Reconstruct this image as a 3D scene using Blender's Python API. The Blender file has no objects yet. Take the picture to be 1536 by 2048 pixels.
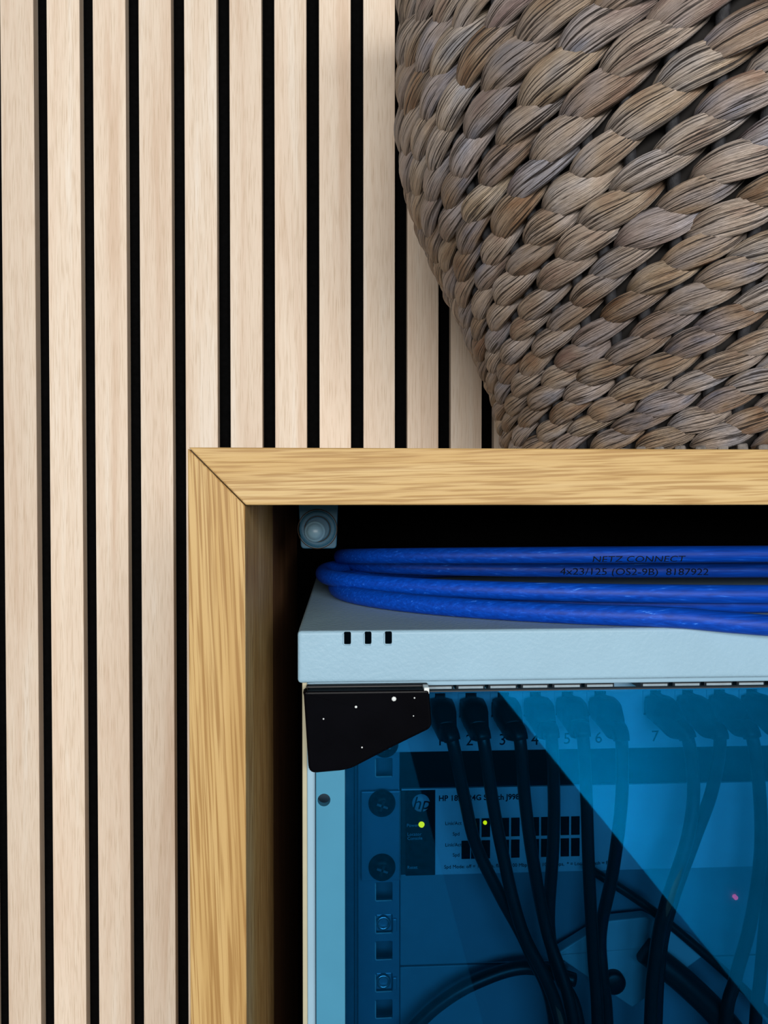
import bpy, bmesh, math, random
from mathutils import Vector, Matrix, Euler
random.seed(7)
scene = bpy.context.scene
COL = scene.collection
R = math.radians

# ------------------------------------------------------------------ camera, light, exposure
FPX = 1540.0
CZ = 0.70                                   # lens height above the floor
cam_d = bpy.data.cameras.new('camera'); cam = bpy.data.objects.new('camera', cam_d); COL.objects.link(cam)
cam.location = (0, 0, CZ)
cam.rotation_euler = (R(89.0), 0, -math.atan(83 / FPX))
cam_d.sensor_fit = 'VERTICAL'; cam_d.sensor_height = 36; cam_d.lens = 36 * FPX / 2048
cam_d.clip_start = 0.01
scene.camera = cam
CAMROT = cam.rotation_euler.to_matrix()

def P(u, v, Y):
    """world point that lies at depth Y (metres in front of the lens) on the sight line of pixel u, v"""
    d = CAMROT @ Vector(((u - 768) / FPX, (1024 - v) / FPX, -1))
    d *= Y / d.y
    return Vector((d.x, d.y, d.z + CZ))

w = bpy.data.worlds.new('world'); scene.world = w; w.use_nodes = True
bg = w.node_tree.nodes['Background']; bg.inputs[0].default_value = (0.93, 0.97, 1.0, 1); bg.inputs[1].default_value = 0.07
def area(name, loc, target, sx, sy, power, color):
    l = bpy.data.lights.new(name, 'AREA'); l.shape = 'RECTANGLE'; l.size = sx; l.size_y = sy; l.energy = power; l.color = color
    o = bpy.data.objects.new(name, l); COL.objects.link(o); o.location = loc
    o.rotation_euler = (Vector(target) - Vector(loc)).to_track_quat('-Z', 'Y').to_euler()
    return o
area('window_light', (0.1, -3.0, 1.28), (0.1, 0.5, 0.75), 2.9, 0.95, 190, (1.0, 0.985, 0.96))
vs = scene.view_settings
vs.view_transform = 'Standard'; vs.look = 'None'; vs.exposure = -0.26; vs.gamma = 1.0; vs.use_curve_mapping = False

# ------------------------------------------------------------------ helpers
def link(name, me, m=None, parent=None, smooth=False):
    o = bpy.data.objects.new(name, me); COL.objects.link(o)
    if m is not None and len(me.materials) == 0: me.materials.append(m)
    if smooth:
        for p in me.polygons: p.use_smooth = True
    if parent is not None: o.parent = parent
    return o
def empty(name, loc=(0, 0, 0)):
    o = bpy.data.objects.new(name, None); COL.objects.link(o); o.location = loc; o.empty_display_size = 0.02
    return o
def tag(o, label=None, cat=None, group=None, kind=None):
    if label: o['label'] = label
    if cat: o['category'] = cat
    if group: o['group'] = group
    if kind: o['kind'] = kind
    return o
def adopt(o, parent):
    """child with world-space mesh coordinates under an Empty that sits elsewhere"""
    o.parent = parent
    o.matrix_parent_inverse = parent_world(parent).inverted()
    return o
def parent_world(p):
    m = p.matrix_basis.copy()
    if p.parent: m = parent_world(p.parent) @ p.matrix_parent_inverse @ m
    return m
def me_from(vs_, fs, name='mesh'):
    me = bpy.data.meshes.new(name); me.from_pydata([tuple(v) for v in vs_], [], fs); me.update(); return me
def bm_me(bm, name='mesh'):
    bmesh.ops.recalc_face_normals(bm, faces=bm.faces)
    me = bpy.data.meshes.new(name); bm.to_mesh(me); bm.free(); return me
def box_bm(x0, x1, y0, y1, z0, z1, bev=0.0, seg=2, bm=None):
    b = bmesh.new()
    vv = [b.verts.new(c) for c in ((x0,y0,z0),(x1,y0,z0),(x1,y1,z0),(x0,y1,z0),(x0,y0,z1),(x1,y0,z1),(x1,y1,z1),(x0,y1,z1))]
    for f in ((0,1,5,4),(1,2,6,5),(2,3,7,6),(3,0,4,7),(4,5,6,7),(3,2,1,0)): b.faces.new([vv[i] for i in f])
    if bev > 0: bmesh.ops.bevel(b, geom=b.edges[:], offset=bev, segments=seg, affect='EDGES', profile=0.5)
    bmesh.ops.recalc_face_normals(b, faces=b.faces)
    if bm is None: return b
    me = bpy.data.meshes.new('t'); b.to_mesh(me); b.free(); bm.from_mesh(me); bpy.data.meshes.remove(me); return bm
def box(name, x0, x1, y0, y1, z0, z1, m, parent=None, bev=0.0, seg=2):
    o = link(name, bm_me(box_bm(x0, x1, y0, y1, z0, z1, bev, seg), name), m)
    if parent is not None: adopt(o, parent)
    return o
def prism(name, pts, y0, y1, m, parent=None, bev=0.0, seg=2):
    """polygon in X,Z extruded from y0 to y1"""
    b = bmesh.new()
    a = [b.verts.new((p[0], y0, p[1])) for p in pts]; c = [b.verts.new((p[0], y1, p[1])) for p in pts]
    n = len(pts); b.faces.new(a); b.faces.new(c[::-1])
    for i in range(n): b.faces.new((a[i], c[i], c[(i+1) % n], a[(i+1) % n]))
    bmesh.ops.recalc_face_normals(b, faces=b.faces)
    if bev > 0: bmesh.ops.bevel(b, geom=b.edges[:], offset=bev, segments=seg, affect='EDGES', profile=0.5)
    o = link(name, bm_me(b, name), m)
    if parent is not None: adopt(o, parent)
    return o
def round_poly(pts, r, seg=5):
    out = []; n = len(pts)
    for i in range(n):
        p = Vector(pts[i]); a = Vector(pts[i-1]); c = Vector(pts[(i+1) % n])
        rr = r[i] if isinstance(r, (list, tuple)) else r
        da = (a-p).normalized(); dc = (c-p).normalized()
        s, e = p + da*rr, p + dc*rr
        for k in range(seg+1):
            t = k/seg; out.append(tuple(s*(1-t)**2 + p*2*t*(1-t) + e*t*t))
    return out
def catmull(pts, n=10, closed=False):
    pts = [Vector(p) for p in pts]; out = []; N = len(pts)
    rng = range(N) if closed else range(N-1)
    for i in rng:
        if closed: p0, p1, p2, p3 = pts[i-1], pts[i], pts[(i+1) % N], pts[(i+2) % N]
        else: p0, p1, p2, p3 = pts[max(i-1,0)], pts[i], pts[i+1], pts[min(i+2,N-1)]
        for k in range(n):
            t = k/n
            out.append(0.5*((2*p1)+(-p0+p2)*t+(2*p0-5*p1+4*p2-p3)*t*t+(-p0+3*p1-3*p2+p3)*t**3))
    if not closed: out.append(pts[-1])
    return out
def tube_me(path, rad, seg=12, closed=False, name='tube', sq=0.0, up0=None):
    N = len(path); vv = []; fs = []
    rads = rad if isinstance(rad, (list, tuple)) else [rad]*N
    up = Vector((0, 0, 1)); prev = None
    for i, p in enumerate(path):
        a = path[i-1] if (i > 0 or closed) else p
        c = path[(i+1) % N] if (i < N-1 or closed) else p
        t = (c - a).normalized()
        ref = prev if prev is not None else (up if abs(t.z) < .9 else Vector((0, 1, 0)))
        nrm = (ref - t*ref.dot(t)).normalized(); prev = nrm; bi = t.cross(nrm)
        for k in range(seg):
            an = 2*math.pi*k/seg
            q_ = 1/max(abs(math.cos(an)), abs(math.sin(an)))**sq
            vv.append(p + (nrm*math.cos(an) + bi*math.sin(an))*rads[i]*q_)
    rngN = N if closed else N-1
    for i in range(rngN):
        for k in range(seg):
            j = (i+1) % N
            fs.append((i*seg+k, i*seg+(k+1) % seg, j*seg+(k+1) % seg, j*seg+k))
    if not closed:
        fs.append(tuple(range(seg))[::-1]); fs.append(tuple((N-1)*seg+k for k in range(seg)))
    me = me_from(vv, fs, name)
    for p in me.polygons: p.use_smooth = True
    b = bmesh.new(); b.from_mesh(me); bmesh.ops.recalc_face_normals(b, faces=b.faces); b.to_mesh(me); b.free()
    return me
def lathe_y(name, c, prof, m, parent=None, seg=24):
    """surface of revolution about the Y axis through c; prof = (radius, y offset)"""
    vv = []; fs = []; n = len(prof)
    for k in range(seg):
        a = 2*math.pi*k/seg
        for r, y in prof: vv.append((c[0]+r*math.cos(a), c[1]+y, c[2]+r*math.sin(a)))
    for k in range(seg):
        for i in range(n-1):
            fs.append((k*n+i, k*n+i+1, ((k+1) % seg)*n+i+1, ((k+1) % seg)*n+i))
    b = bmesh.new(); me = me_from(vv, fs); b.from_mesh(me); bpy.data.meshes.remove(me)
    bmesh.ops.remove_doubles(b, verts=b.verts, dist=1e-7)
    o = link(name, bm_me(b, name), m, smooth=True)
    if parent is not None: adopt(o, parent)
    return o
def cut(o, cutters):
    """boolean the cutter meshes out of o and keep only the result"""
    tmp = []
    for cm in cutters:
        co = bpy.data.objects.new('t', cm); COL.objects.link(co); tmp.append(co)
        md = o.modifiers.new('b', 'BOOLEAN'); md.operation = 'DIFFERENCE'; md.object = co; md.solver = 'EXACT'
    bpy.context.view_layer.update()
    me = bpy.data.meshes.new_from_object(o.evaluated_get(bpy.context.evaluated_depsgraph_get()))
    o.modifiers.clear(); o.data = me
    for co in tmp: bpy.data.objects.remove(co)
    return o
def text_bm(body, size, shear=0.0, extrude=0.0, bold=0.0, align='CENTER'):
    c = bpy.data.curves.new('t', 'FONT'); c.body = body; c.size = size; c.shear = shear; c.extrude = extrude; c.offset = bold
    c.align_x = align; c.align_y = 'CENTER'; c.resolution_u = 3
    o = bpy.data.objects.new('t', c); COL.objects.link(o); bpy.context.view_layer.update()
    me = bpy.data.meshes.new_from_object(o.evaluated_get(bpy.context.evaluated_depsgraph_get()))
    bpy.data.objects.remove(o); bpy.data.curves.remove(c)
    return me
def text_on(name, body, size, loc, m, parent, shear=0.0, bold=0.0, align='CENTER', sx=1.0, rot=0.0):
    """flat lettering facing -Y at loc"""
    me = text_bm(body, size, shear, 0.00006, bold, align)
    ca, sa = math.cos(rot), math.sin(rot)
    for v in me.vertices:
        x, y, z = v.co; x *= sx
        v.co = (loc[0] + x*ca - y*sa, loc[1] - z, loc[2] + x*sa + y*ca)
    me.materials.clear()
    o = link(name, me, m); adopt(o, parent); return o

# ------------------------------------------------------------------ materials
def newmat(name):
    m = bpy.data.materials.new(name); m.use_nodes = True
    nt = m.node_tree; b = nt.nodes['Principled BSDF']; return m, nt, b
def nd(nt, t, **kw):
    n = nt.nodes.new(t)
    for k, v in kw.items():
        if k in n.inputs.keys() if isinstance(k, str) else False: n.inputs[k].default_value = v
        else: setattr(n, k, v)
    return n
def ramp(nt, fac, stops):
    r = nt.nodes.new('ShaderNodeValToRGB'); el = r.color_ramp.elements
    while len(el) < len(stops): el.new(0.5)
    for e, (p, c) in zip(el, stops): e.position = p; e.color = (*c, 1)
    nt.links.new(fac, r.inputs[0]); return r.outputs[0]
def mixc(nt, fac, a, b, blend='MIX'):
    n = nt.nodes.new('ShaderNodeMix'); n.data_type = 'RGBA'; n.blend_type = blend
    for i, s in ((0, fac), (6, a), (7, b)):
        if hasattr(s, 'links'): nt.links.new(s, n.inputs[i])
        else: n.inputs[i].default_value = s if i == 0 else (*s, 1)
    return n.outputs[2]
def noise(nt, vec, scale, detail=4, rough=0.55, dist=0.0):
    n = nt.nodes.new('ShaderNodeTexNoise'); n.inputs['Scale'].default_value = scale; n.inputs['Detail'].default_value = detail
    n.inputs['Roughness'].default_value = rough; n.inputs['Distortion'].default_value = dist
    if vec is not None: nt.links.new(vec, n.inputs['Vector'])
    return n.outputs[0]
def mapping(nt, vec, scale=(1,1,1), rot=(0,0,0), loc=(0,0,0)):
    n = nt.nodes.new('ShaderNodeMapping'); n.inputs['Scale'].default_value = scale; n.inputs['Rotation'].default_value = rot
    n.inputs['Location'].default_value = loc; nt.links.new(vec, n.inputs['Vector']); return n.outputs[0]
def bump(nt, b, h, strength, dist=0.001):
    n = nt.nodes.new('ShaderNodeBump'); n.inputs['Strength'].default_value = strength; n.inputs['Distance'].default_value = dist
    nt.links.new(h, n.inputs['Height']); nt.links.new(n.outputs[0], b.inputs['Normal'])
def plain(name, col, rough=0.5, metal=0.0, var=0.08, scale=60, bmp=0.0, spec=0.5, bscale=None):
    m, nt, b = newmat(name)
    tc = nt.nodes.new('ShaderNodeTexCoord')
    n = noise(nt, tc.outputs['Object'], scale)
    lo = tuple(c*(1-var) for c in col); hi = tuple(min(1, c*(1+var)) for c in col)
    nt.links.new(ramp(nt, n, [(0.3, lo), (0.7, hi)]), b.inputs['Base Color'])
    b.inputs['Roughness'].default_value = rough; b.inputs['Metallic'].default_value = metal
    b.inputs['Specular IOR Level'].default_value = spec
    if bmp > 0: bump(nt, b, noise(nt, tc.outputs['Object'], bscale or scale*6, 2), bmp, 0.0006)
    return m
def wood(name, stops, axis, stretch=14, fine=420, rough=0.5, tilt=0.0, streak=(0.35, 0.6), streakcol=(0.5, 0.36, 0.2), rnd=True, pore=0.5, bmp=0.25):
    """straight grained wood, grain along axis (0 x, 1 y, 2 z)"""
    m, nt, b = newmat(name)
    tc = nt.nodes.new('ShaderNodeTexCoord'); vec = tc.outputs['Object']
    if rnd:
        oi = nt.nodes.new('ShaderNodeObjectInfo'); cx = nt.nodes.new('ShaderNodeCombineXYZ')
        mu = nt.nodes.new('ShaderNodeMath'); mu.operation = 'MULTIPLY'; mu.inputs[1].default_value = 37.0
        nt.links.new(oi.outputs['Random'], mu.inputs[0])
        for i in range(3): nt.links.new(mu.outputs[0], cx.inputs[i])
        ad = nt.nodes.new('ShaderNodeVectorMath'); ad.operation = 'ADD'
        nt.links.new(vec, ad.inputs[0]); nt.links.new(cx.outputs[0], ad.inputs[1]); vec = ad.outputs[0]
    sc = [1, 1, 1]; sc[axis] = 1/stretch
    rot = (0, 0, 0)
    vec = mapping(nt, vec, (1, 1, 1), (0, tilt, 0))
    v1 = mapping(nt, vec, sc, rot)
    g1 = noise(nt, v1, 55, 5, 0.6, 0.6)
    base = ramp(nt, g1, stops)
    sc2 = [1, 1, 1]; sc2[axis] = 1/(stretch*1.6)
    v2 = mapping(nt, vec, sc2, rot, (3.1, 1.7, 0.4))
    g2 = noise(nt, v2, fine, 2, 0.5, 0.3)
    col = mixc(nt, 0.0, base, streakcol, 'MIX'); mx = nt.nodes[-1]
    st = nt.nodes.new('ShaderNodeMapRange'); st.inputs[1].default_value = streak[0]; st.inputs[2].default_value = streak[1]
    st.inputs[3].default_value = pore; st.inputs[4].default_value = 0.0
    nt.links.new(g2, st.inputs[0]); nt.links.new(st.outputs[0], mx.inputs[0])
    if rnd:
        hs = nt.nodes.new('ShaderNodeHueSaturation'); hs.inputs['Saturation'].default_value = 1.0
        mr = nt.nodes.new('ShaderNodeMapRange'); mr.inputs[3].default_value = 0.92; mr.inputs[4].default_value = 1.06
        nt.links.new(oi.outputs['Random'], mr.inputs[0]); nt.links.new(mr.outputs[0], hs.inputs['Value'])
        nt.links.new(col, hs.inputs['Color']); col = hs.outputs[0]
    nt.links.new(col, b.inputs['Base Color'])
    b.inputs['Roughness'].default_value = rough; b.inputs['Specular IOR Level'].default_value = 0.15
    bump(nt, b, g2, bmp, 0.0004)
    return m

M = {}
M['slat'] = wood('pale_oak_slat', [(0.3, (0.63, 0.48, 0.36)), (0.45, (0.71, 0.58, 0.46)), (0.55, (0.73, 0.61, 0.49)), (0.68, (0.77, 0.68, 0.58))], 2, 20, 1300, 0.55, 0.0, (0.33, 0.5), (0.46, 0.33, 0.21), True, 0.45, 0.35)
M['felt'] = plain('black_felt', (0.0012, 0.0012, 0.0013), 0.95, var=0.4, scale=300, spec=0.05)
OAK = [(0.3, (0.40, 0.24, 0.085)), (0.45, (0.50, 0.325, 0.13)), (0.56, (0.53, 0.36, 0.155)), (0.7, (0.60, 0.44, 0.22))]
M['oak_x'] = wood('honey_oak_across', OAK, 0, 22, 950, 0.45, R(1.5), (0.40, 0.55), (0.30, 0.16, 0.05), False, 0.7, 0.6)
M['oak_z'] = wood('honey_oak_upright', OAK, 2, 34, 900, 0.45, R(2.5), (0.40, 0.54), (0.30, 0.16, 0.05), False, 0.85, 0.6)
M['oak_dark'] = wood('dark_brown_oak', [(0.3, (0.13, 0.06, 0.025)), (0.7, (0.22, 0.11, 0.05))], 2, 12, 500, 0.5, 0, (0.3, 0.5), (0.08, 0.03, 0.01), False, 0.5, 0.2)
M['joint'] = plain('mitre_glue_line', (0.03, 0.015, 0.006), 0.8, var=0.2)
M['floor'] = plain('pale_grey_floor', (0.55, 0.58, 0.60), 0.35, var=0.1, scale=6)
M['paint'] = plain('pale_blue_grey_powder_coat', (0.265, 0.42, 0.53), 0.42, var=0.03, scale=40, bmp=0.4, bscale=520, spec=0.2)
M['paint_smooth'] = plain('pale_blue_grey_enamel', (0.265, 0.42, 0.53), 0.4, var=0.03, scale=40, bmp=0.05, spec=0.2)
M['frame_blue'] = plain('mid_blue_grey_enamel', (0.055, 0.23, 0.36), 0.4, var=0.05, scale=30, bmp=0.04, spec=0.2)
M['beige'] = plain('warm_lit_edge_beige', (0.42, 0.39, 0.27), 0.6, var=0.06)  # beige holds the warm light falling on the side panel edge
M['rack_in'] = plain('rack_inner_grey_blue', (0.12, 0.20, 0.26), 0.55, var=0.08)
M['panel'] = plain('panel_light_grey', (0.55, 0.66, 0.74), 0.5, var=0.03)
M['blank'] = plain('blanking_plate_grey', (0.20, 0.30, 0.36), 0.5, var=0.05)
M['rail'] = plain('rail_steel', (0.22, 0.34, 0.43), 0.38, metal=0.35, var=0.06)
M['zinc'] = plain('bright_zinc', (0.62, 0.68, 0.72), 0.25, metal=0.9, var=0.05)
M['black_gloss'] = plain('glossy_black_plastic', (0.0015, 0.0015, 0.0025), 0.2, var=0.2, spec=0.06)
M['black'] = plain('matt_black_plastic', (0.006, 0.006, 0.008), 0.45, var=0.2)
M['port'] = plain('port_cavity', (0.01, 0.012, 0.016), 0.5, var=0.2)
M['cord'] = plain('black_cord_sheath', (0.010, 0.012, 0.014), 0.38, var=0.2)
M['ink'] = plain('dark_ink', (0.006, 0.010, 0.016), 0.8, var=0.1, spec=0.05)
M['label'] = plain('silver_label_strip', (0.62, 0.66, 0.66), 0.35, var=0.1, scale=300)
M['grey_blue'] = plain('slate_blue_plastic', (0.022, 0.085, 0.14), 0.45, var=0.05, spec=0.2)
M['grey_blue_lt'] = plain('pale_slate_plastic', (0.16, 0.29, 0.38), 0.35, var=0.05)
M['logo'] = plain('logo_grey_blue', (0.30, 0.40, 0.48), 0.5, var=0.05)
M['card'] = plain('pale_plastic_case', (0.45, 0.55, 0.58), 0.5, var=0.06)
def emit(name, col, s):
    m, nt, b = newmat(name); b.inputs['Emission Color'].default_value = (*col, 1); b.inputs['Emission Strength'].default_value = s
    b.inputs['Base Color'].default_value = (*col, 1); return m
M['led_green'] = emit('led_yellow_green', (1.0, 0.42, 0.0), 7.0)
M['led_red'] = emit('led_red', (1.0, 0.05, 0.12), 4.0)
# blue cable jacket with scuffs along it
m, nt, b = newmat('blue_cable_jacket'); tc = nt.nodes.new('ShaderNodeTexCoord')
n1 = noise(nt, mapping(nt, tc.outputs['Object'], (14, 260, 260), (0, R(2), R(2))), 3.0, 4, 0.6, 0.4)
c = ramp(nt, n1, [(0.35, (0.0, 0.036, 0.30)), (0.58, (0.0, 0.055, 0.43)), (0.67, (0.004, 0.085, 0.55)), (0.76, (0.08, 0.28, 0.8))])
nt.links.new(c, b.inputs['Base Color']); b.inputs['Roughness'].default_value = 0.5; b.inputs['Specular IOR Level'].default_value = 0.2; M['cable'] = m
# tinted glass of the rack door: see-through blue with a faint mirror
m = bpy.data.materials.new('blue_tinted_glass'); m.use_nodes = True; nt = m.node_tree; nt.nodes.clear()
out = nt.nodes.new('ShaderNodeOutputMaterial'); tr = nt.nodes.new('ShaderNodeBsdfTransparent'); gl = nt.nodes.new('ShaderNodeBsdfGlossy')
tr.inputs[0].default_value = (0.34, 0.64, 0.79, 1); gl.inputs[0].default_value = (0.0, 0.40, 0.85, 1); gl.inputs['Roughness'].default_value = 0.02
tc = nt.nodes.new('ShaderNodeTexCoord')
mx = nt.nodes.new('ShaderNodeMixShader'); mx.inputs[0].default_value = 0.15
nt.links.new(tr.outputs[0], mx.inputs[1]); nt.links.new(gl.outputs[0], mx.inputs[2]); nt.links.new(mx.outputs[0], out.inputs[0]); M['glass'] = m
# dried water-hyacinth strand: UV u runs along the strand, v around it
m, nt, b = newmat('dried_water_hyacinth'); uv = nt.nodes.new('ShaderNodeTexCoord'); oi = nt.nodes.new('ShaderNodeObjectInfo')
geo = nt.nodes.new('ShaderNodeNewGeometry')
sh = nt.nodes.new('ShaderNodeVectorMath'); sh.operation = 'ADD'
mu = nt.nodes.new('ShaderNodeMath'); mu.operation = 'MULTIPLY'; mu.inputs[1].default_value = 53.0; nt.links.new(oi.outputs['Random'], mu.inputs[0])
nt.links.new(uv.outputs['UV'], sh.inputs[0]); nt.links.new(mu.outputs[0], sh.inputs[1])
fib = noise(nt, mapping(nt, sh.outputs[0], (1.3, 46, 1)), 1.0, 4, 0.6, 0.5)
fib2 = noise(nt, mapping(nt, sh.outputs[0], (2.4, 80, 1), loc=(5, 2, 0)), 1.0, 3, 0.6, 0.3)
blot = noise(nt, mapping(nt, sh.outputs[0], (1.8, 3.0, 1), loc=(9, 4, 0)), 1.0, 2, 0.5)
pos = noise(nt, geo.outputs['Position'], 9.0, 2, 0.5)
base = ramp(nt, oi.outputs['Random'], [(0.0, (0.22, 0.13, 0.085)), (0.15, (0.44, 0.32, 0.21)), (0.33, (0.76, 0.69, 0.64)), (0.48, (0.34, 0.26, 0.20)), (0.62, (0.74, 0.62, 0.45)), (0.75, (0.55, 0.53, 0.60)), (0.88, (0.30, 0.19, 0.12)), (1.0, (0.44, 0.50, 0.66))])  # grey-lilac and slate-blue stops paint in sky sheen on the strands
warm = ramp(nt, blot, [(0.3, (0.30, 0.14, 0.06)), (0.45, (0.56, 0.45, 0.34)), (0.6, (0.60, 0.58, 0.60)), (0.72, (0.26, 0.36, 0.54))])  # brown blotches; the grey and blue end is painted sky sheen too
c1 = mixc(nt, 0.5, base, warm)
tone = ramp(nt, pos, [(0.35, (0.66, 0.60, 0.56)), (0.65, (0.98, 0.95, 0.94))])
c2 = mixc(nt, 1.0, c1, tone, 'MULTIPLY')
dk = nt.nodes.new('ShaderNodeMapRange'); dk.inputs[1].default_value = 0.41; dk.inputs[2].default_value = 0.485; dk.inputs[3].default_value = 0.95; dk.inputs[4].default_value = 0.0
nt.links.new(fib, dk.inputs[0])
c3 = mixc(nt, dk.outputs[0], c2, (0.018, 0.012, 0.010))
nt.links.new(c3, b.inputs['Base Color']); b.inputs['Roughness'].default_value = 0.4; b.inputs['Specular IOR Level'].default_value = 0.5
hh = nt.nodes.new('ShaderNodeMath'); hh.operation = 'ADD'; nt.links.new(fib, hh.inputs[0]); nt.links.new(fib2, hh.inputs[1])
bump(nt, b, hh.outputs[0], 1.0, 0.0018); M['hyacinth'] = m
M['stake'] = plain('dark_grey_stake_fibre', (0.014, 0.014, 0.017), 0.7, var=0.6, scale=500, bmp=0.5)
M['basket_in'] = plain('dark_basket_core', (0.008, 0.006, 0.005), 0.9, var=0.3)

# ------------------------------------------------------------------ setting: floor, slatted wall
YW = 0.680                                   # front of the slats
PITCH = 0.0387
fl = box('floor', -2.5, 3.0, -4.6, 0.74, -0.05, 0.0, M['floor']); tag(fl, 'pale grey floor below the cabinet', 'floor', kind='structure')
wl = box('wall_back', -2.5, 3.0, YW + 0.0115, YW + 0.05, 0.0, 2.5, M['felt'])
tag(wl, 'black felt wall backing behind the oak slats', 'wall', kind='structure')
x0 = P(4, 500, YW).x
slat_me = bm_me(box_bm(0, 0.0277, 0, 0.0112, 0, 2.5, 0.0006, 2), 'slat'); slat_me.materials.append(M['slat'])
for i in range(-14, 36):
    s = link('slat', slat_me); s.location = (x0 + i*PITCH, YW, 0); s.parent = wl

# added unseen rug: stands in for the dark band mirrored in the glass door
def stand_in_rug_part(name, xa, xb, col, parent=None):
    o = box(name, xa, xb, -2.6, -0.12, 0.0, 0.008, plain(name+'_wool', col, 0.95, var=0.25, scale=90, bmp=0.6, spec=0.05), parent, 0.002)
    return o
rug = empty('stand_in_rug', (0, -1.3, 0)); tag(rug, 'added grey rug with a black stripe, stand-in for the dark mirrored band', 'rug')
stand_in_rug_part('stand_in_grey_field', -1.1, 0.185, (0.10, 0.12, 0.13), rug)
stand_in_rug_part('stand_in_dark_stripe', 0.1855, 0.56, (0.006, 0.006, 0.006), rug)

# ------------------------------------------------------------------ oak cabinet
YF = 0.30; YB = YW - 0.004
XL = P(377, 1300, YF).x; XI = P(491, 1300, YF).x; TH = XI - XL
ZT = P(768, 896, YF).z; ZU = P(768, 1010, YF).z
XR = XL + 0.70; ZB = 0.14
cab = empty('oak_cabinet', ((XL+XR)/2, (YF+YB)/2, 0))
tag(cab, 'honey oak open cabinet with mitred corner holding the blue-grey rack', 'cabinet')
g = 0.00018
YS = 0.418
prism('top_board', [(XL+g*1.5, ZT), (XR-g*1.5, ZT), (XR-TH, ZU), (XL+TH+g*1.5, ZU)], YF, YB, M['oak_x'], cab, 0.0006)
prism('side_board', [(XL, ZT-g*1.5), (XI, ZU-g*1.5), (XI, ZB-0.022), (XL, ZB-0.022)], YF, YS, M['oak_z'], cab, 0.0006)
prism('side_board_rear', [(XL, ZT-g*1.5), (XI-0.0062, ZU+0.0062-g*1.5), (XI-0.0062, ZB-0.022), (XL, ZB-0.022)], YS+0.0001, YB, M['oak_z'], cab)
prism('inner_liner', [(XI-0.0061, ZU+0.0058-g*1.5), (XI-0.0018, ZU+0.0016-g*1.5), (XI-0.0018, ZB-0.022), (XI-0.0061, ZB-0.022)], YS+0.0001, YB, M['oak_dark'], cab)  # rear inner face, darker brown than the front side board
prism('side_board', [(XR, ZT-g*1.5), (XR-TH, ZU-g*1.5), (XR-TH, ZB-0.022), (XR, ZB-0.022)], YF, YB, M['oak_z'], cab, 0.0006)
prism('mitre_joint', [(XL+0.001, ZT-0.0012), (XL+0.0014, ZT-0.0012), (XI, ZU+0.0006), (XI, ZU+0.0002)], YF+0.0008, YB-0.001, M['joint'], cab)
box('base_board', XI+0.0002, XR-TH-0.0002, YF, YB, ZB-0.022, ZB, M['oak_x'], cab, 0.0006)
box('back_panel', XI-0.0016, XR-TH-0.0002, YB-0.006, YB-0.001, ZB, ZU-0.0002, M['felt'], cab)  # black colour stands in for the shade deep inside the cabinet
for lx in (XL+0.02, XR-0.06):
    for ly in (YF+0.02, YB-0.06):
        box('leg', lx, lx+0.04, ly, ly+0.04, 0.0, ZB-0.0222, M['oak_z'], cab, 0.002)
# push catch under the top board
YC = 0.40
a = P(597, 1030, YC); b2 = P(676, 1097, YC)
fit = prism('push_catch', round_poly([(a.x, ZU-0.0001), (b2.x, ZU-0.0001), (b2.x-0.0008, b2.z), (a.x+0.0012, b2.z)], [0.0002, 0.0002, 0.002, 0.002]), YC, YC+0.03, M['grey_blue'], cab, 0.0005)
cc = P(635, 1058, YC); pr = 0.0095
cut(fit, [lathe_cut for lathe_cut in []])
lathe_y('catch_ring', (cc.x, YC, cc.z), [(pr, 0.0005), (pr, -0.0002), (pr-0.0005, -0.0006), (0.0062, -0.0006), (0.0058, 0.0004), (0.0058, 0.001)], M['grey_blue'], fit)
cb = P(630, 1063, YC)
lathe_y('catch_button', (cb.x, YC, cb.z), [(0.0056, 0.0002), (0.0055, -0.0012), (0.0048, -0.002), (0.0043, -0.0022), (0.0041, -0.0030), (0.0025, -0.0042), (0.0, -0.0046)], M['grey_blue_lt'], fit)
for rr in (0.0101, 0.0066):
    t = [(cc.x+rr*math.cos(q*math.pi/20), YC-0.0001 if rr > .008 else YC-0.0006, cc.z+rr*math.sin(q*math.pi/20)) for q in range(40)]
    adopt(link('catch_groove', tube_me([Vector(q) for q in t], 0.00025, 6, True), M['joint']), fit)

# ------------------------------------------------------------------ server rack
YR = 0.335
RXL = P(595, 1300, YR).x; RXR = RXL + 0.56; RYB = YB - 0.012
RZT = P(768, 1261, YR).z; RZB = ZB
RZL = P(768, 1365, YR).z                        # lower lip of the roof hood
rack = empty('server_rack', ((RXL+RXR)/2, (YR+RYB)/2, RZB))
tag(rack, 'pale blue-grey wall rack with tinted glass door inside the oak cabinet', 'server rack')
hood = link('roof_hood', bm_me(box_bm(RXL, RXR, YR, RYB, RZL, RZT, 0.0016, 4)), M['paint']); adopt(hood, rack)
cuts = [bm_me(box_bm(RXL+0.0015, RXR-0.0015, YR+0.0015, RYB-0.0015, RZL-0.01, RZT-0.0015))]
for (ua, ub) in ((687.5, 702), (729, 743), (769.5, 784)):
    cuts.append(bm_me(box_bm(P(ua, 1270, YR).x, P(ub, 1270, YR).x, YR-0.004, YR+0.006, P(700, 1289, YR).z, RZT-0.0004, 0.0007)))
cut(hood, cuts)
for p in hood.data.polygons: p.use_smooth = False
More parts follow.
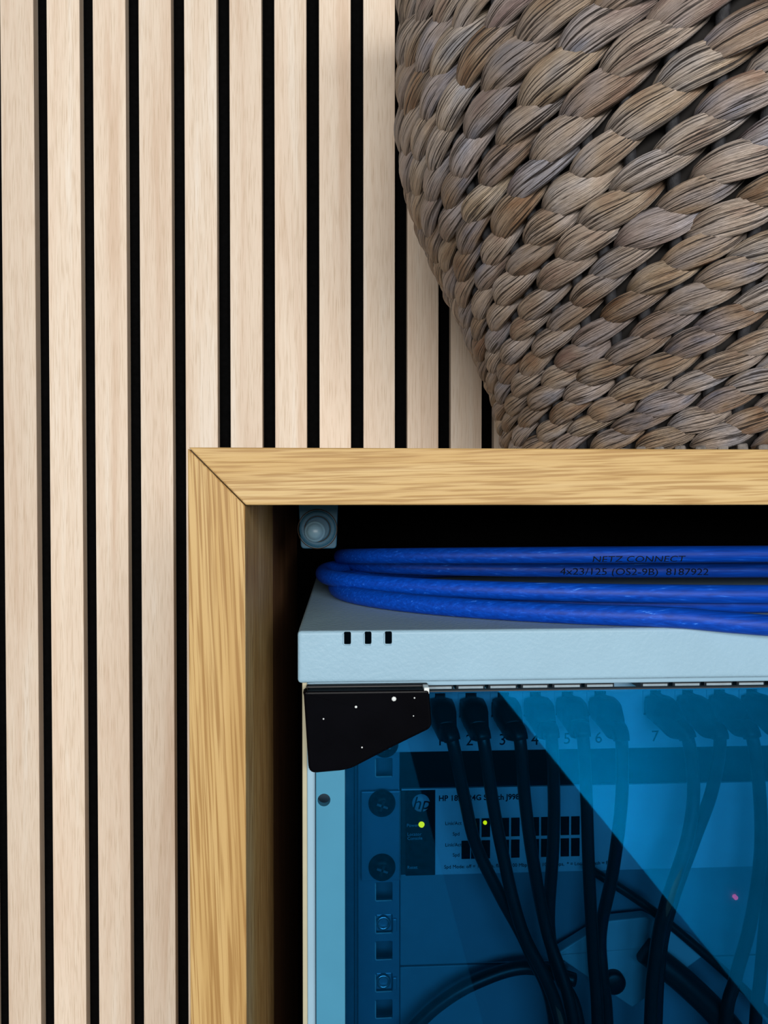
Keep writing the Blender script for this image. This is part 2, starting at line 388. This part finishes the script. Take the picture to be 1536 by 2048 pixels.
for (ua, ub) in ((687.5, 702), (729, 743), (769.5, 784)):
    xa_, xb_ = P(ua, 1270, YR).x, P(ub, 1270, YR).x; zb_ = P(700, 1289, YR).z
    adopt(link('slot_lip', tube_me([Vector((xa_-0.0002, YR, RZT-0.0012)), Vector((xa_-0.0002, YR, zb_+0.0004)), Vector((xa_+0.0004, YR, zb_-0.0002)), Vector((xb_-0.0003, YR, zb_-0.0002))], 0.0004, 8), M['paint_smooth']), hood)
sxl = P(605, 1500, YR+0.008).x
box('side_panel', sxl, sxl+0.0022, YR+0.006, RYB-0.002, RZB, RZL+0.003, M['beige'], rack, 0.0004)
box('side_panel', RXR-0.005, RXR-0.003, YR+0.006, RYB-0.002, RZB, RZL+0.003, M['beige'], rack, 0.0004)
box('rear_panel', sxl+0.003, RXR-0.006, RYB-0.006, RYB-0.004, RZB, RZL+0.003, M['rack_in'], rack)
box('floor_panel', sxl+0.003, RXR-0.006, YR+0.006, RYB-0.007, RZB, RZB+0.002, M['rack_in'], rack)
box('top_crossbar', sxl+0.003, RXR-0.006, YR+0.0055, YR+0.014, RZL-0.0030, RZL+0.008, M['paint_smooth'], rack, 0.0006)
# corner post: narrow bright edge beside the door
pxl = P(614.5, 1700, YR+0.006).x; pxm = P(631, 1700, YR+0.006).x
box('corner_post', pxl, pxm, YR+0.005, YR+0.03, RZB+0.002, RZL-0.001, M['paint_smooth'], rack, 0.0006)
# inner column between post and rail
ix0 = P(688, 1700, 0.36).x; ix1 = P(708, 1700, 0.372).x
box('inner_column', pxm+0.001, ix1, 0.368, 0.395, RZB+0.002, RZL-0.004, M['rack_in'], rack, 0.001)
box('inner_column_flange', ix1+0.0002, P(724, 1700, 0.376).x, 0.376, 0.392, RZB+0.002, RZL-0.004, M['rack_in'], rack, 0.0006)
# mounting rail with square holes
YP = 0.3735
rx0 = P(716, 1700, YP).x; rx1 = P(799, 1700, YP).x
def make_rail(xa, xb, hx):
    rail = link('mounting_rail', bm_me(box_bm(xa, xb, YP, YP+0.0022, RZB+0.004, RZL-0.006, 0.0002, 1)), M['rail']); adopt(rail, rack)
    hs = 0.0042; cs = []
    zs = [P(768, v, YP).z for v in (1535, 1607, 1671, 1735, 1783, 1848, 1901, 1965, 2018, 2082)]
    for z in zs: cs.append(bm_me(box_bm(hx-hs, hx+hs, YP-0.01, YP+0.01, z-hs*1.12, z+hs*1.12, 0.0006, 2)))
    cut(rail, cs)
    for z in zs:                               # metal rim of each hole; lower-left glint put into pale colour
        if min(abs(z - P(768, v, YP).z) for v in (1607, 1671, 1735)) < 0.002: continue
        r = adopt(link('hole_rim', tube_me([Vector((hx-hs, YP, z+hs)), Vector((hx-hs, YP, z-hs*0.95)), Vector((hx-hs*0.9, YP, z-hs*1.08)), Vector((hx+hs*0.9, YP, z-hs*1.05))], 0.00036, 6), M['label']), rail)
    return rail, zs
hx = P(768, 1800, YP).x
rail, zs = make_rail(rx0, rx1, hx)
make_rail(rx0 + 0.467, rx1 + 0.467, hx + 0.467)
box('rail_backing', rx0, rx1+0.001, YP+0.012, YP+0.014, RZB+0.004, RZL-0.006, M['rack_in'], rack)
for v in (1848, 1965):
    z = P(768, v, YP).z
    nut = adopt(link('cage_nut', bm_me(box_bm(hx-0.0040, hx+0.0040, YP+0.0012, YP+0.006, z-0.0042, z+0.0042, 0.0006)), M['rail']), rack)
    lathe_y('nut_collar', (hx-0.0003, YP+0.0012, z+0.0003), [(0.0037, 0.0), (0.0035, -0.0012), (0.0026, -0.0016), (0.0021, -0.0010), (0.0021, 0.002), (0.0, 0.002)], M['zinc'], nut)
    adopt(link('nut_clip', bm_me(box_bm(hx+0.0043, hx+0.0062, YP-0.0014, YP, z-0.0034, z+0.003, 0.0004)), M['rail']), nut)

# glass door: frame band with hole, pane, black corner hinge
YD = YR + 0.001
door = empty('glass_door', (P(640, 1700, YD).x, YD, RZB + 0.004)); adopt(door, rack); door.location = (P(640, 1700, YD).x, YD, RZB+0.004)
dx0 = P(632, 1700, YD).x; dx1 = P(690, 1700, YD).x; dzt = P(768, 1386, YD).z
band = box('door_band', dx0, dx1, YD, YD+0.004, RZB+0.004, dzt, M['frame_blue'], door, 0.0003)
hc = P(648, 1600, YD)
cyl = bmesh.new(); bmesh.ops.create_cone(cyl, cap_ends=True, segments=32, radius1=0.0028, radius2=0.0028, depth=0.02, matrix=Matrix.Translation((hc.x, YD, hc.z)) @ Matrix.Rotation(R(90), 4, 'X'))
cut(band, [bm_me(cyl)])
box('band_backing', dx0, dx1-0.003, YD+0.024, YD+0.0255, RZB+0.004, dzt-0.002, M['rack_in'], door)
pane = box('glass_pane', dx1+0.0002, RXR-0.03, YD+0.0005, YD+0.0035, RZB+0.004, dzt, M['glass'], door)
me = pane.data
box('glass_edge', dx1+0.0004, RXR-0.03, YD+0.0002, YD+0.0038, dzt+0.0001, dzt+0.0005, M['port'], door)
hp = [P(u, v, YD) for u, v in ((608.5, 1374), (855, 1371), (861, 1446), (785, 1483), (697, 1529), (619, 1536))]
hinge = prism('corner_hinge', round_poly([(p.x, p.z) for p in hp], [0.0015, 0.0015, 0.003, 0.006, 0.004, 0.0035]), YD-0.0075, YD-0.0004, M['black_gloss'], door, 0.0012, 3)
hh1 = [P(u, v, YD) for u, v in ((612, 1372), (857, 1369), (857, 1380), (612, 1388))]
prism('hinge_cap', [(p.x, p.z) for p in hh1], YD-0.0005, YD+0.004, M['black'], door, 0.0006)
for (u, v, r) in ((712, 1414, 0.0006), (647, 1438, 0.0004), (788, 1398, 0.0011), (724, 1495, 0.0004), (829, 1396, 0.0004), (827, 1432, 0.0003)):
    p = P(u, v, YD-0.0076)
    lathe_y('paint_chip', (p.x, YD-0.0075, p.z), [(r, 0.0001), (r*0.9, -0.00012), (0, -0.00016)], M['label'], hinge, 7)
p = P(852, 1377, YD-0.003)
box('hinge_clip', p.x-0.0013, p.x+0.0010, YD-0.0072, YD-0.001, p.z-0.0014, p.z+0.0014, M['label'], hinge, 0.0003)

# ------------------------------------------------------------------ patch panel
YQ = YP - 0.0018
pp = empty('network_patch_bay', P(1100, 1503, YQ)); tag(pp, 'light grey patch panel with numbered sockets at the top of the rack', 'patch panel')
pxa = P(727, 1440, YQ).x; pzt = RZL - 0.0005; pzb = P(900, 1503, YQ).z
ptop = P(768, 1379, YQ).z
PPX = [(852, 908), (912, 971), (976, 1036), (1041, 1099), (1104, 1164), (1169, 1230), (1281, 1339), (1345, 1403), (1408, 1467), (1473, 1531), (1537, 1595), (1601, 1659)]
face = link('faceplate', bm_me(box_bm(pxa, pxa+0.475, YQ, YQ+0.0017, pzb, pzt+0.004, 0.0003, 1)), M['panel']); adopt(face, pp)
cs = []; ports = []
zpt = P(768, 1388, YQ).z; zpb = P(768, 1438, YQ).z
for (ua, ub) in PPX:
    xa, xb = P(ua, 1410, YQ).x + 0.0005, P(ub, 1410, YQ).x - 0.0005
    ports.append((xa, xb)); cs.append(bm_me(box_bm(xa+0.001, xb-0.001, YQ-0.01, YQ+0.01, zpb, zpt)))
cut(face, cs)
for i, (xa, xb) in enumerate(ports):
    xm = (xa+xb)/2; wq = xb-xa
    # stepped jack: cheeks left and right of the plug notch, dark cavity behind, label strip on top
    jack = box('port_socket', xa+0.001, xb-0.001, YQ+0.009, YQ+0.012, zpb, zpt, M['port'], pp)
    for sgn in (-1, 1):
        pts = [(xm+sgn*wq*0.46, zpt), (xm+sgn*wq*0.20, zpt), (xm+sgn*wq*0.20, zpt-0.0028), (xm+sgn*wq*0.30, zpt-0.0028), (xm+sgn*wq*0.30, zpt-0.0046), (xm+sgn*wq*0.42, zpt-0.0046), (xm+sgn*wq*0.42, zpb+0.001), (xm+sgn*wq*0.46, zpb+0.001)]
        if sgn > 0: pts = pts[::-1]
        prism('socket_cheek', pts, YQ-0.0006, YQ+0.004, M['panel'], jack)
    f = (YQ-0.017)/YQ
    hold = box('label_holder', xa*f-0.0002, xb*f+0.0002, YQ-0.0164, YQ-0.0001, P(768, 1386, YQ-0.017).z, P(768, 1372, YQ-0.017).z, M['port'], pp)
    box('label_strip', xa*f+0.0006, xb*f-0.0006, YQ-0.0172, YQ-0.0165, P(768, 1384.5, YQ-0.017).z, P(768, 1374.5, YQ-0.017).z, M['label'], hold, 0.0002)
for i, (u, v) in enumerate(((880, 1481), (939, 1481), (1005, 1480), (1070, 1480), (1134, 1478), (1197, 1476), (1310, 1473), (1376, 1472), (1441, 1471), (1506, 1470))):
    p = P(u, v, YQ)
    text_on('socket_number', str(i+1), 0.0078, (p.x, YQ-0.00012, p.z), M['ink'], pp)
# ------------------------------------------------------------------ network switch
YS2 = YP - 0.001
sw = empty('network_switch', P(1100, 1750, YS2)); tag(sw, 'light grey rack switch with black badge end and glowing green light', 'network switch')
szt = P(900, 1578, YS2).z; szb = P(900, 1749, YS2).z
sx0 = P(803, 1660, YS2).x
body = box('chassis', sx0, sx0+0.44, YS2+0.0012, YS2+0.2, szb, szt, M['black'], sw)
box('front_plate', P(870.5, 1660, YS2).x, sx0+0.44, YS2, YS2+0.001, szb, szt, M['panel'], sw, 0.0002)
bp = box('badge_plate', P(811, 1660, YS2).x, P(870, 1660, YS2).x, YS2-0.0004, YS2+0.001, szb, szt-0.0008, M['black_gloss'], sw, 0.0003)
box('top_lip', sx0, sx0+0.44, YS2-0.0006, YS2+0.001, szt, szt+0.0006, M['panel'], sw)
ear = link('mounting_ear', bm_me(box_bm(P(722, 1660, YS2-.001).x, P(800.5, 1660, YS2-.001).x, YS2-0.0024, YS2-0.0008, szb-0.0012, szt+0.0004, 0.0005)), M['rail']); adopt(ear, sw)
ear2 = link('mounting_ear', bm_me(box_bm(P(722, 1660, YS2-.001).x+0.467, P(800.5, 1660, YS2-.001).x+0.467, YS2-0.0024, YS2-0.0008, szb-0.0012, szt+0.0004, 0.0005)), M['rail']); adopt(ear2, sw)
xe = P(799, 1660, YS2).x
box('ear_edge', xe-0.0004, xe+0.0003, YS2-0.0026, YS2+0.004, szb-0.001, szt, M['zinc'], ear)
def screw(p, parent, y, r=0.0066):
    s = lathe_y('screw', (p.x, y, p.z), [(r*1.0, 0.0), (r*1.0, -0.0007), (r*0.93, -0.0018), (r*0.75, -0.0029), (r*0.45, -0.0037), (r*0.2, -0.0039), (0.0, -0.0039)], M['black_gloss'], parent, 28)
    for ang in (0.35, 0.35+math.pi/2):
        b = box_bm(-r*0.42, r*0.42, -0.0042, -0.0035, -r*0.09, r*0.09, 0.0001, 1)
        bmesh.ops.transform(b, matrix=Matrix.Translation((p.x, y, p.z)) @ Matrix.Rotation(ang, 4, 'Y'), verts=b.verts)
        adopt(link('screw_slot', bm_me(b), M['zinc' if ang < 1 else 'port']), s)
for v in (1607, 1735): screw(P(764, v, YS2-0.003), sw, YS2-0.0024)
screw(P(770, 1489, YQ-0.001), pp, YQ)
# badge
lc = P(842, 1606, YS2-0.0005)
lathe_y('logo_disc', (lc.x, YS2-0.0004, lc.z), [(0.00435, 0.0), (0.0043, -0.0002), (0.0, -0.0002)], M['logo'], bp, 32)
text_on('logo_letters', 'hp', 0.0088, (lc.x-0.0001, YS2-0.0007, lc.z-0.0003), M['black_gloss'], bp, 0.28, 0.0)
for (u0, u1, v) in ((815, 835, 1650), (817, 840, 1668), (817, 842, 1676), (816, 833, 1734)):
    pa = P(u0, v, YS2); pb = P(u1, v, YS2)
    text_on('badge_print', {1650: 'Power', 1668: 'Locator', 1676: 'Console', 1734: 'Reset'}[v], 0.0022, ((pa.x+pb.x)/2, YS2-0.0006, pa.z), M['logo'], bp)
def led(u, v, r, m, parent, y):
    p = P(u, v, y); lathe_y('status_light', (p.x, y, p.z), [(r, 0.0), (r*0.85, -0.0007), (r*0.5, -0.0011), (0, -0.0013)], m, parent, 16)
led(843, 1649, 0.0015, M['led_green'], sw, YS2-0.0005)
# indicator windows
zr = [(P(900, 1638, YS2).z, P(900, 1675, YS2).z), (P(900, 1682, YS2).z, P(900, 1718, YS2).z)]
for r_, (zt_, zb_) in enumerate(zr):
    us = [942, 963, 1001, 1022, 1061, 1082, 1121, 1142]
    if r_ == 1: us = [923] + us
    for u in us:
        p = P(u+8.5, 1660, YS2); box('indicator_window', p.x-0.0021, p.x+0.0021, YS2-0.0004, YS2+0.0006, zb_, zt_, M['black_gloss'], sw)
led(970, 1645, 0.0010, M['led_green'], sw, YS2-0.0004)
p = P(877, 1597, YS2); text_on('model_lettering', 'HP 1820-24G Switch J9980A', 0.0038, (p.x, YS2-0.0002, p.z), M['ink'], sw, 0, 0.00008, 'LEFT')
for (u, v, t) in ((890, 1647, 'Link/Act'), (905, 1668, 'Spd'), (890, 1690, 'Link/Act'), (905, 1710, 'Spd')):
    p = P(u, v, YS2); text_on('row_lettering', t, 0.0024, (p.x, YS2-0.0002, p.z), M['ink'], sw, align='LEFT')
p = P(888, 1734, YS2); text_on('legend_lettering', 'Spd Mode: off = 10 Mbps, flash = 100 Mbps, on = 1000 Mbps,  * = Locator, flash = Fault', 0.0024, (p.x, YS2-0.0002, p.z), M['ink'], sw, align='LEFT')
# ------------------------------------------------------------------ blanking plates below the switch
for k, (va, vb) in enumerate(((1752, 1934), (1937, 2119))):
    z1 = P(800, va, YP).z; z0_ = P(800, vb, YP).z
    bx = box('blanking_plate', rx1+0.0004, rx1+0.45, YP+0.001, YP+0.0026, z0_, z1, M['blank'], None, 0.0005)
    tag(bx, ('plain grey blanking plate directly under the rack switch', 'lower grey blanking plate near the bottom of the photo')[k], 'blanking plate', 'blanking plates in the rack')

# ------------------------------------------------------------------ patch cords
CORDS = [
 (0, [(905,1482,.343),(930,1600,.347),(952,1690,.350),(1000,1790,.350),(1060,1905,.352),(1110,2060,.350)], 'leftmost black patch cable, right beside the black corner hinge'),
 (1, [(967,1480,.343),(985,1600,.345),(1005,1705,.346),(1042,1855,.344),(1125,2070,.342)], 'second black patch cable from the black corner hinge'),
 (2, [(1040,1480,.343),(1050,1600,.346),(1066,1720,.347),(1093,1860,.350),(1150,2070,.345)], 'third black patch cable from the left, crossing the indicator windows'),
 (3, [(1103,1476,.343),(1108,1600,.350),(1106,1700,.353),(1098,1850,.358),(1118,1950,.356),(1160,2070,.352)], 'fourth black patch cable from the left, kinked near the adapter'),
 (4, [(1166,1474,.343),(1173,1600,.346),(1178,1750,.348),(1186,1900,.350),(1196,2070,.350)], 'black patch cable hanging almost straight, fifth from the left'),
 (5, [(1243,1482,.343),(1243,1600,.346),(1226,1740,.352),(1202,1860,.357),(1205,1950,.356),(1215,2070,.356)], 'black patch cable curving left beside the gap in the sockets'),
 (6, [(1376,1478,.343),(1387,1580,.345),(1374,1680,.343),(1335,1800,.342),(1312,1900,.344),(1300,2070,.344)], 'dark patch cable by the figure seven that bends left lower down'),
 (7, [(1440,1478,.343),(1424,1580,.350),(1388,1680,.352),(1345,1800,.351),(1322,1900,.352),(1312,2070,.352)], 'dark patch cable slanting left behind the one by figure seven'),
 (8, [(1505,1476,.343),(1520,1600,.346),(1520,1720,.345),(1500,1850,.346),(1470,1960,.348),(1450,2070,.348)], 'dark patch cable passing the tiny red lamp'),
 (9, [(1570,1476,.343),(1560,1600,.350),(1545,1720,.352),(1530,1850,.353),(1520,1960,.353),(1510,2070,.353)], 'rightmost dark patch cable, its plug outside the frame'),
]
cordR = 0.0029
for (pi, pts, lab) in CORDS:
    xa, xb = ports[pi]; xm = (xa+xb)/2; zm = (zpt+zpb)/2 - 0.001
    c = empty('patch_cable', (xm, YQ, zm)); tag(c, lab, 'cable', 'patch cables hanging in the rack')
    b = box_bm(xm-0.0055, xm+0.0055, YQ-0.010, YQ+0.006, zm-0.004, zm+0.0042, 0.0006)
    box_bm(xm-0.0022, xm+0.0022, YQ-0.008, YQ+0.003, zm+0.0035, zm+0.0062, 0.0003, 1, b)
    adopt(link('plug', bm_me(b), M['black']), c)
    first = P(*pts[0]); lu = pts[-1][0]; pts = pts + [(lu + (1220-lu)*0.05, 2500, pts[-1][2]), (lu + (1220-lu)*0.08, 3250, pts[-1][2])]
    path = catmull([Vector((xm, YQ-0.004, zm)), Vector((xm, YQ-0.012, zm-0.0006)), Vector((xm*0.7+first.x*0.3, YQ-0.021, zm-0.0050)), first] + [P(*q) for q in pts[1:]], 8)
    nb = 25                                     # boot: squarish, tapering on to the cord
    rr = [0.0062 if i < 9 else 0.0062 - 0.0030*((i-9)/(nb-10))**0.9 for i in range(nb)]
    adopt(link('strain_boot', tube_me(path[:nb], rr, 16, sq=0.55), M['black']), c)
    adopt(link('sheath', tube_me(path[nb-3:], cordR, 12), M['cord']), c)
# loose items low in the rack
o = link('power_cable', tube_me(catmull([P(1175,1735,.366), P(1290,1810,.364), P(1400,1900,.362), P(1500,1990,.360), P(1600,2090,.358)], 8), 0.0022, 12), M['cord'])
tag(o, 'thin black lead slanting down right behind the patch cords', 'cable')
o = link('power_cable', tube_me(catmull([P(1290,1900,.360), P(1370,1965,.357), P(1450,2045,.355), P(1530,2150,.353)], 8), 0.0062, 14), M['cord'])
tag(o, 'thick black lead slanting to the lower right corner', 'cable')
o = link('power_cable', tube_me(catmull([P(800,2085,.362), P(870,2015,.362), P(950,1965,.362), P(1050,1935,.364), P(1150,1960,.362)], 8), 0.0031, 12), M['cord'])
tag(o, 'thick black lead arching at the lower left inside the rack', 'cable')
ad = empty('power_adapter', P(1260, 1920, .366)); tag(ad, 'pale tilted adapter case half hidden behind patch cords', 'adapter')
hq = [P(u, v, .366) for u, v in ((1108, 1905), (1262, 2010), (1405, 1906), (1395, 1880), (1290, 1830), (1215, 1838))]
prism('adapter_case', round_poly([(p.x, p.z) for p in hq], 0.001), .364, .3705, M['card'], ad, 0.0006)
p = P(1228, 1965, .362); lathe_y('adapter_plug', (p.x, .364, p.z), [(0.0055, 0), (0.0055, -0.003), (0.004, -0.004), (0, -0.004)], M['black'], ad)
hq = [P(u, v, .3725) for u, v in ((1330, 1860), (1480, 1762), (1500, 1770), (1480, 1900), (1420, 1960))]
p = P(1482, 1806, .368); o = lathe_y('indicator_lamp', (p.x, .3732, p.z), [(0.0011, 0.0012), (0.0011, -0.0004), (0.0006, -0.0010), (0, -0.0012)], M['led_red'], None, 12)
tag(o, 'tiny glowing red lamp at the right behind the glass', 'indicator lamp')

# ------------------------------------------------------------------ blue cable coil on the rack roof
coil = empty('cable_coil', ((RXL+RXR)/2, 0.48, RZT)); tag(coil, 'coil of thick blue cable lying on the rack roof under the oak top', 'cable')
cr = 0.0047
def loop_path(yf, zrel, xl, yb=0.60, sag=0.0, n=96, ex=2.0, xr=0.52, tilt=0.0):
    cx, cy = (xl+xr)/2, (yf+yb)/2; ax, ay = (xr-xl)/2, (yb-yf)/2; out = []
    for k in range(n):
        t = 2*math.pi*k/n
        c_, s_ = math.cos(t), math.sin(t)
        x = cx + ax*math.copysign(abs(c_)**(2/ex), c_); y = cy + ay*math.copysign(abs(s_)**(2/ex), s_)
        over = max(0.0, min(1.0, (0.336 - y)/0.011)) if yf < 0.33 else 0.0      # front loop droops over the roof edge
        out.append(Vector((x, y, CZ + zrel - 0.0036*over*over*(3-2*over) + sag*(y-yf)/(yb-yf) + tilt*(x-cx))))
    return out
zr0 = RZT - CZ + cr + 0.0002
loops = [(0.3235, zr0, -0.004, 0.600, 0.0, 2.1), (0.3625, zr0+0.0060, -0.012, 0.590, 0.001, 2.3), (0.3735, zr0+0.0002, -0.004, .58, 0.0, 2.3),
         (0.470, zr0+0.0078, 0.006, .585, 0.001, 2.3), (0.412, zr0+0.0222, -0.001, .595, -0.014, 2.5)]
lp = []
for (yf, z, xl, yb, sg, ex) in loops:
    pth = loop_path(yf, z, xl, yb, sg, 96, ex, tilt=random.uniform(-.004, .004) if z > zr0+.001 else 0); lp.append(pth)
    adopt(link('cable_loop', tube_me(pth, cr, 16, True), M['cable']), coil)
def cable_text(body, pth, x0_, size, ang):
    me = text_bm(body, size, 0, 0.0, 0.0, 'LEFT')
    b_ = bmesh.new(); b_.from_mesh(me); bmesh.ops.triangulate(b_, faces=b_.faces); bmesh.ops.subdivide_edges(b_, edges=b_.edges[:], cuts=5, use_grid_fill=True); b_.to_mesh(me); b_.free()
    fr_ = sorted([q for q in pth if q.y < 0.48], key=lambda q: q.x)
    for v in me.vertices:
        x = x0_ + v.co.x*1.25
        for i in range(len(fr_)-1):
            if fr_[i].x <= x <= fr_[i+1].x:
                t = (x-fr_[i].x)/(fr_[i+1].x-fr_[i].x); c_ = fr_[i].lerp(fr_[i+1], t); break
        else: c_ = fr_[-1]
        a_ = ang + v.co.y/cr
        v.co = (x, c_.y - math.cos(a_)*(cr+0.00008), c_.z + math.sin(a_)*(cr+0.00008))
    me.materials.clear(); adopt(link('cable_print', me, M['ink']), coil)
cable_text('NETZ CONNECT', lp[4], P(1195, 1120, .405).x, 0.0052, -0.5)
cable_text('4x23/125 (OS2-9B)  8187922', lp[3], P(1125, 1155, .465).x, 0.0062, -0.2)

# ------------------------------------------------------------------ woven basket
BX, BY = 0.228, 0.49
bas = empty('woven_basket', (BX, BY, ZT+0.0004)); tag(bas, 'large brown woven water hyacinth basket standing on the oak cabinet', 'basket')
PROF = [(0.0, .119), (.013, .1225), (.044, .129), (.076, .1415), (.109, .1555), (.141, .171), (.174, .1835), (.197, .1895), (.24, .1915), (.304, .190), (.36, .186), (.40, .182)]
def rad(z):
    for (a, ra), (b_, rb) in zip(PROF, PROF[1:]):
        if z <= b_: t = max(0, (z-a)/(b_-a)); return ra + (rb-ra)*t
    return PROF[-1][1]
def srad(z): return (rad(z-.012) + 2*rad(z) + rad(z+.012))/4
HB = 0.372
vv = []; fs = []; nz = 40; ns = 72
for k in range(ns):
    a = 2*math.pi*k/ns
    for i in range(nz+1):
        z = HB*i/nz; r = srad(max(z, .001))-0.0085; vv.append((r*math.cos(a), r*math.sin(a), z+0.002))
for k in range(ns):
    for i in range(nz): fs.append((k*(nz+1)+i, ((k+1) % ns)*(nz+1)+i, ((k+1) % ns)*(nz+1)+i+1, k*(nz+1)+i+1))
ci = len(vv); vv.append((0, 0, 0.002))
for k in range(ns): fs.append((ci, ((k+1) % ns)*(nz+1), k*(nz+1)))
link('inner_wall', me_from(vv, fs), M['basket_in'], bas, True)
NS = 27
stake_me = None
for k in range(NS*2):
    a = 2*math.pi*(k+0.25)/(NS*2)
    if stake_me is None:
        stake_me = tube_me([Vector((srad(max(z, .001))-0.0062, 0, z+0.001)) for z in [HB*i/24 for i in range(25)]], 0.0031, 7); stake_me.materials.append(M['stake'])
    s = link('stake', stake_me, None, bas); s.rotation_euler = (0, 0, a)
# strand pieces: spindle with pinched ends that dive behind the neighbours, fibres run along it
def leaf_me(seed, nl, na):
    rg = random.Random(seed); vv = []; fs = []; uvs = []
    ph = [rg.uniform(0, 6.28) for _ in range(6)]
    skew = rg.uniform(-.08, .08); fat = rg.uniform(.92, 1.1)
    for i in range(nl+1):
        t = i/nl; x = t-0.5
        tt = t**(1.0+skew)
        wd = 0.5*fat*(0.10 + 0.90*math.sin(math.pi*min(1, max(0, tt**0.78)))**0.74)
        yoff = 0.07*math.sin(2*math.pi*(t-0.5))*-1 + 0.03*math.sin(5*t+ph[0])
        zc = -(0.75*((0.42-t)/0.42)**3 if t < 0.42 else 1.7*((t-0.42)/0.58)**2.2)
        for k in range(na):
            a = 2*math.pi*k/na
            ridge = 1 + 0.045*math.sin(5*a+ph[1]+1.5*t) + 0.035*math.sin(9*a+ph[2]-2*t) + 0.03*math.sin(14*a+ph[3])
            ca, sa = math.cos(a), math.sin(a)
            vv.append((x, yoff + wd*ca*ridge, zc + (0.9*wd*2 if sa > 0 else 0.5*wd)*sa*ridge*(0.55 if sa > 0 else 1)))
            uvs.append((t, k/na))
    for i in range(nl):
        for k in range(na):
            fs.append((i*na+k, (i+1)*na+k, (i+1)*na+(k+1) % na, i*na+(k+1) % na))
    fs.append(tuple(range(na))); fs.append(tuple(nl*na+k for k in range(na))[::-1])
    me = me_from(vv, fs, 'strand'); ul = me.uv_layers.new(name='UVMap')
    for p in me.polygons:
        p.use_smooth = True
        vs_ = [uvs[i] for i in p.vertices]; wrap = max(q[1] for q in vs_) > 0.8 and min(q[1] for q in vs_) < 0.2 and len(vs_) == 4
        for li, q in zip(p.loop_indices, vs_): ul.data[li].uv = (q[0], q[1] + (1 if wrap and q[1] < 0.5 else 0))
    b = bmesh.new(); b.from_mesh(me); bmesh.ops.recalc_face_normals(b, faces=b.faces); b.to_mesh(me); b.free()
    return me
hi = [leaf_me(s, 16, 26) for s in range(8)]
for me in hi: me.materials.append(M['hyacinth'])
lo = leaf_me(99, 8, 10)
cands = []; z = 0.0117; row = 0
while z < HB - 0.004:
    h = 0.0084 + 0.0052*min(1, z/.21)
    for k in range(NS):
        a = 2*math.pi*(k + (0.5 if row % 2 else 0) + random.uniform(-.05, .05))/NS
        cands.append((a, z + random.uniform(-.0006, .0006), h, row))
    z += h; row += 1
camv = Vector((0, 0, CZ))
items = []
for (a, z, h, row) in cands:
    r = srad(z); p_ = 2*math.pi*r/NS
    rad_v = Vector((math.cos(a), math.sin(a), 0)); tan = Vector((-math.sin(a), math.cos(a), 0))
    sl = (srad(z+.006)-srad(z-.006))/.012
    up = (Vector((0, 0, 1)) + rad_v*sl).normalized(); nrm = tan.cross(up).normalized()
    if nrm.dot(rad_v) < 0: nrm = -nrm
    ang = R(23) + random.uniform(-R(4), R(4))
    ex = (tan*math.cos(ang) + up*math.sin(ang)); ey = nrm.cross(ex)
    L = p_*1.40*random.uniform(.92, 1.08); W = h*1.33*random.uniform(.88, 1.1); T = h*0.74
    pos = rad_v*(r - 0.0020 + random.uniform(-.0006, .0008)) + Vector((0, 0, z))
    mt = Matrix.Translation(pos) @ Matrix((ex*L, ey*W, nrm*T)).transposed().to_4x4()
    wp = pos + Vector((BX, BY, ZT)); facing = (camv - wp).normalized().dot(nrm)
    d = CAMROT.transposed() @ (wp - camv); u = 768 + FPX*d.x/-d.z; v = 1024 - FPX*d.y/-d.z
    vis = facing > -0.12 and u < 1620 and v > -90
    items.append((vis, facing, mt))
visn = sorted([i for i in items if i[0]], key=lambda q: -q[1]); keep = set(id(q) for q in visn[:300])
nb = 0; vv = []; fs = []; uvd = []
lov = [Vector(v.co) for v in lo.vertices]; lof = [tuple(p.vertices) for p in lo.polygons]
louv = [[tuple(lo.uv_layers[0].data[li].uv) for li in p.loop_indices] for p in lo.polygons]
for q in items:
    if id(q) in keep:
        s = link('strand', hi[random.randrange(8)], None, bas); s.matrix_basis = q[2]; nb += 1
    else:
        o_ = len(vv); vv += [q[2] @ c_ for c_ in lov]; fs += [tuple(i+o_ for i in f) for f in lof]
        ju = random.uniform(0, 40)
        for f in louv: uvd += [(x_, y_+ju) for x_, y_ in f]
me = me_from(vv, fs, 'strands'); ul = me.uv_layers.new(name='UVMap')
for i, uv_ in enumerate(uvd): ul.data[i].uv = uv_
o = link('strand_weave', me, M['hyacinth'], bas, True); tag(o, kind='stuff')
# foot binding: short upright wraps round the base, and the rim
b = bmesh.new()
for k in range(78):
    a = 2*math.pi*k/78; r = 0.1175; t = box_bm(-0.0026, 0.0026, -0.0042, 0.0042, 0.0, 0.0072*random.uniform(.85, 1.0), 0.001, 2)
    bmesh.ops.transform(t, matrix=Matrix.Rotation(a, 4, 'Z') @ Matrix.Translation((0, r, 0.0003)) @ Matrix.Rotation(random.uniform(-.2, .2), 4, 'Y') , verts=t.verts)
    mm = bm_me(t); b.from_mesh(mm); bpy.data.meshes.remove(mm)
o = link('foot_binding', bm_me(b), plain('grey_fibre_binding', (0.13, 0.115, 0.105), 0.7, var=0.6, scale=220, bmp=0.6), bas); tag(o, kind='stuff')
link('rim', tube_me([Vector((0.184*math.cos(2*math.pi*k/64), 0.184*math.sin(2*math.pi*k/64), HB+0.004)) for k in range(64)], 0.009, 12, True), plain('brown_bound_rim', (0.20, 0.14, 0.10), 0.6, var=0.5, scale=120, bmp=0.8), bas)
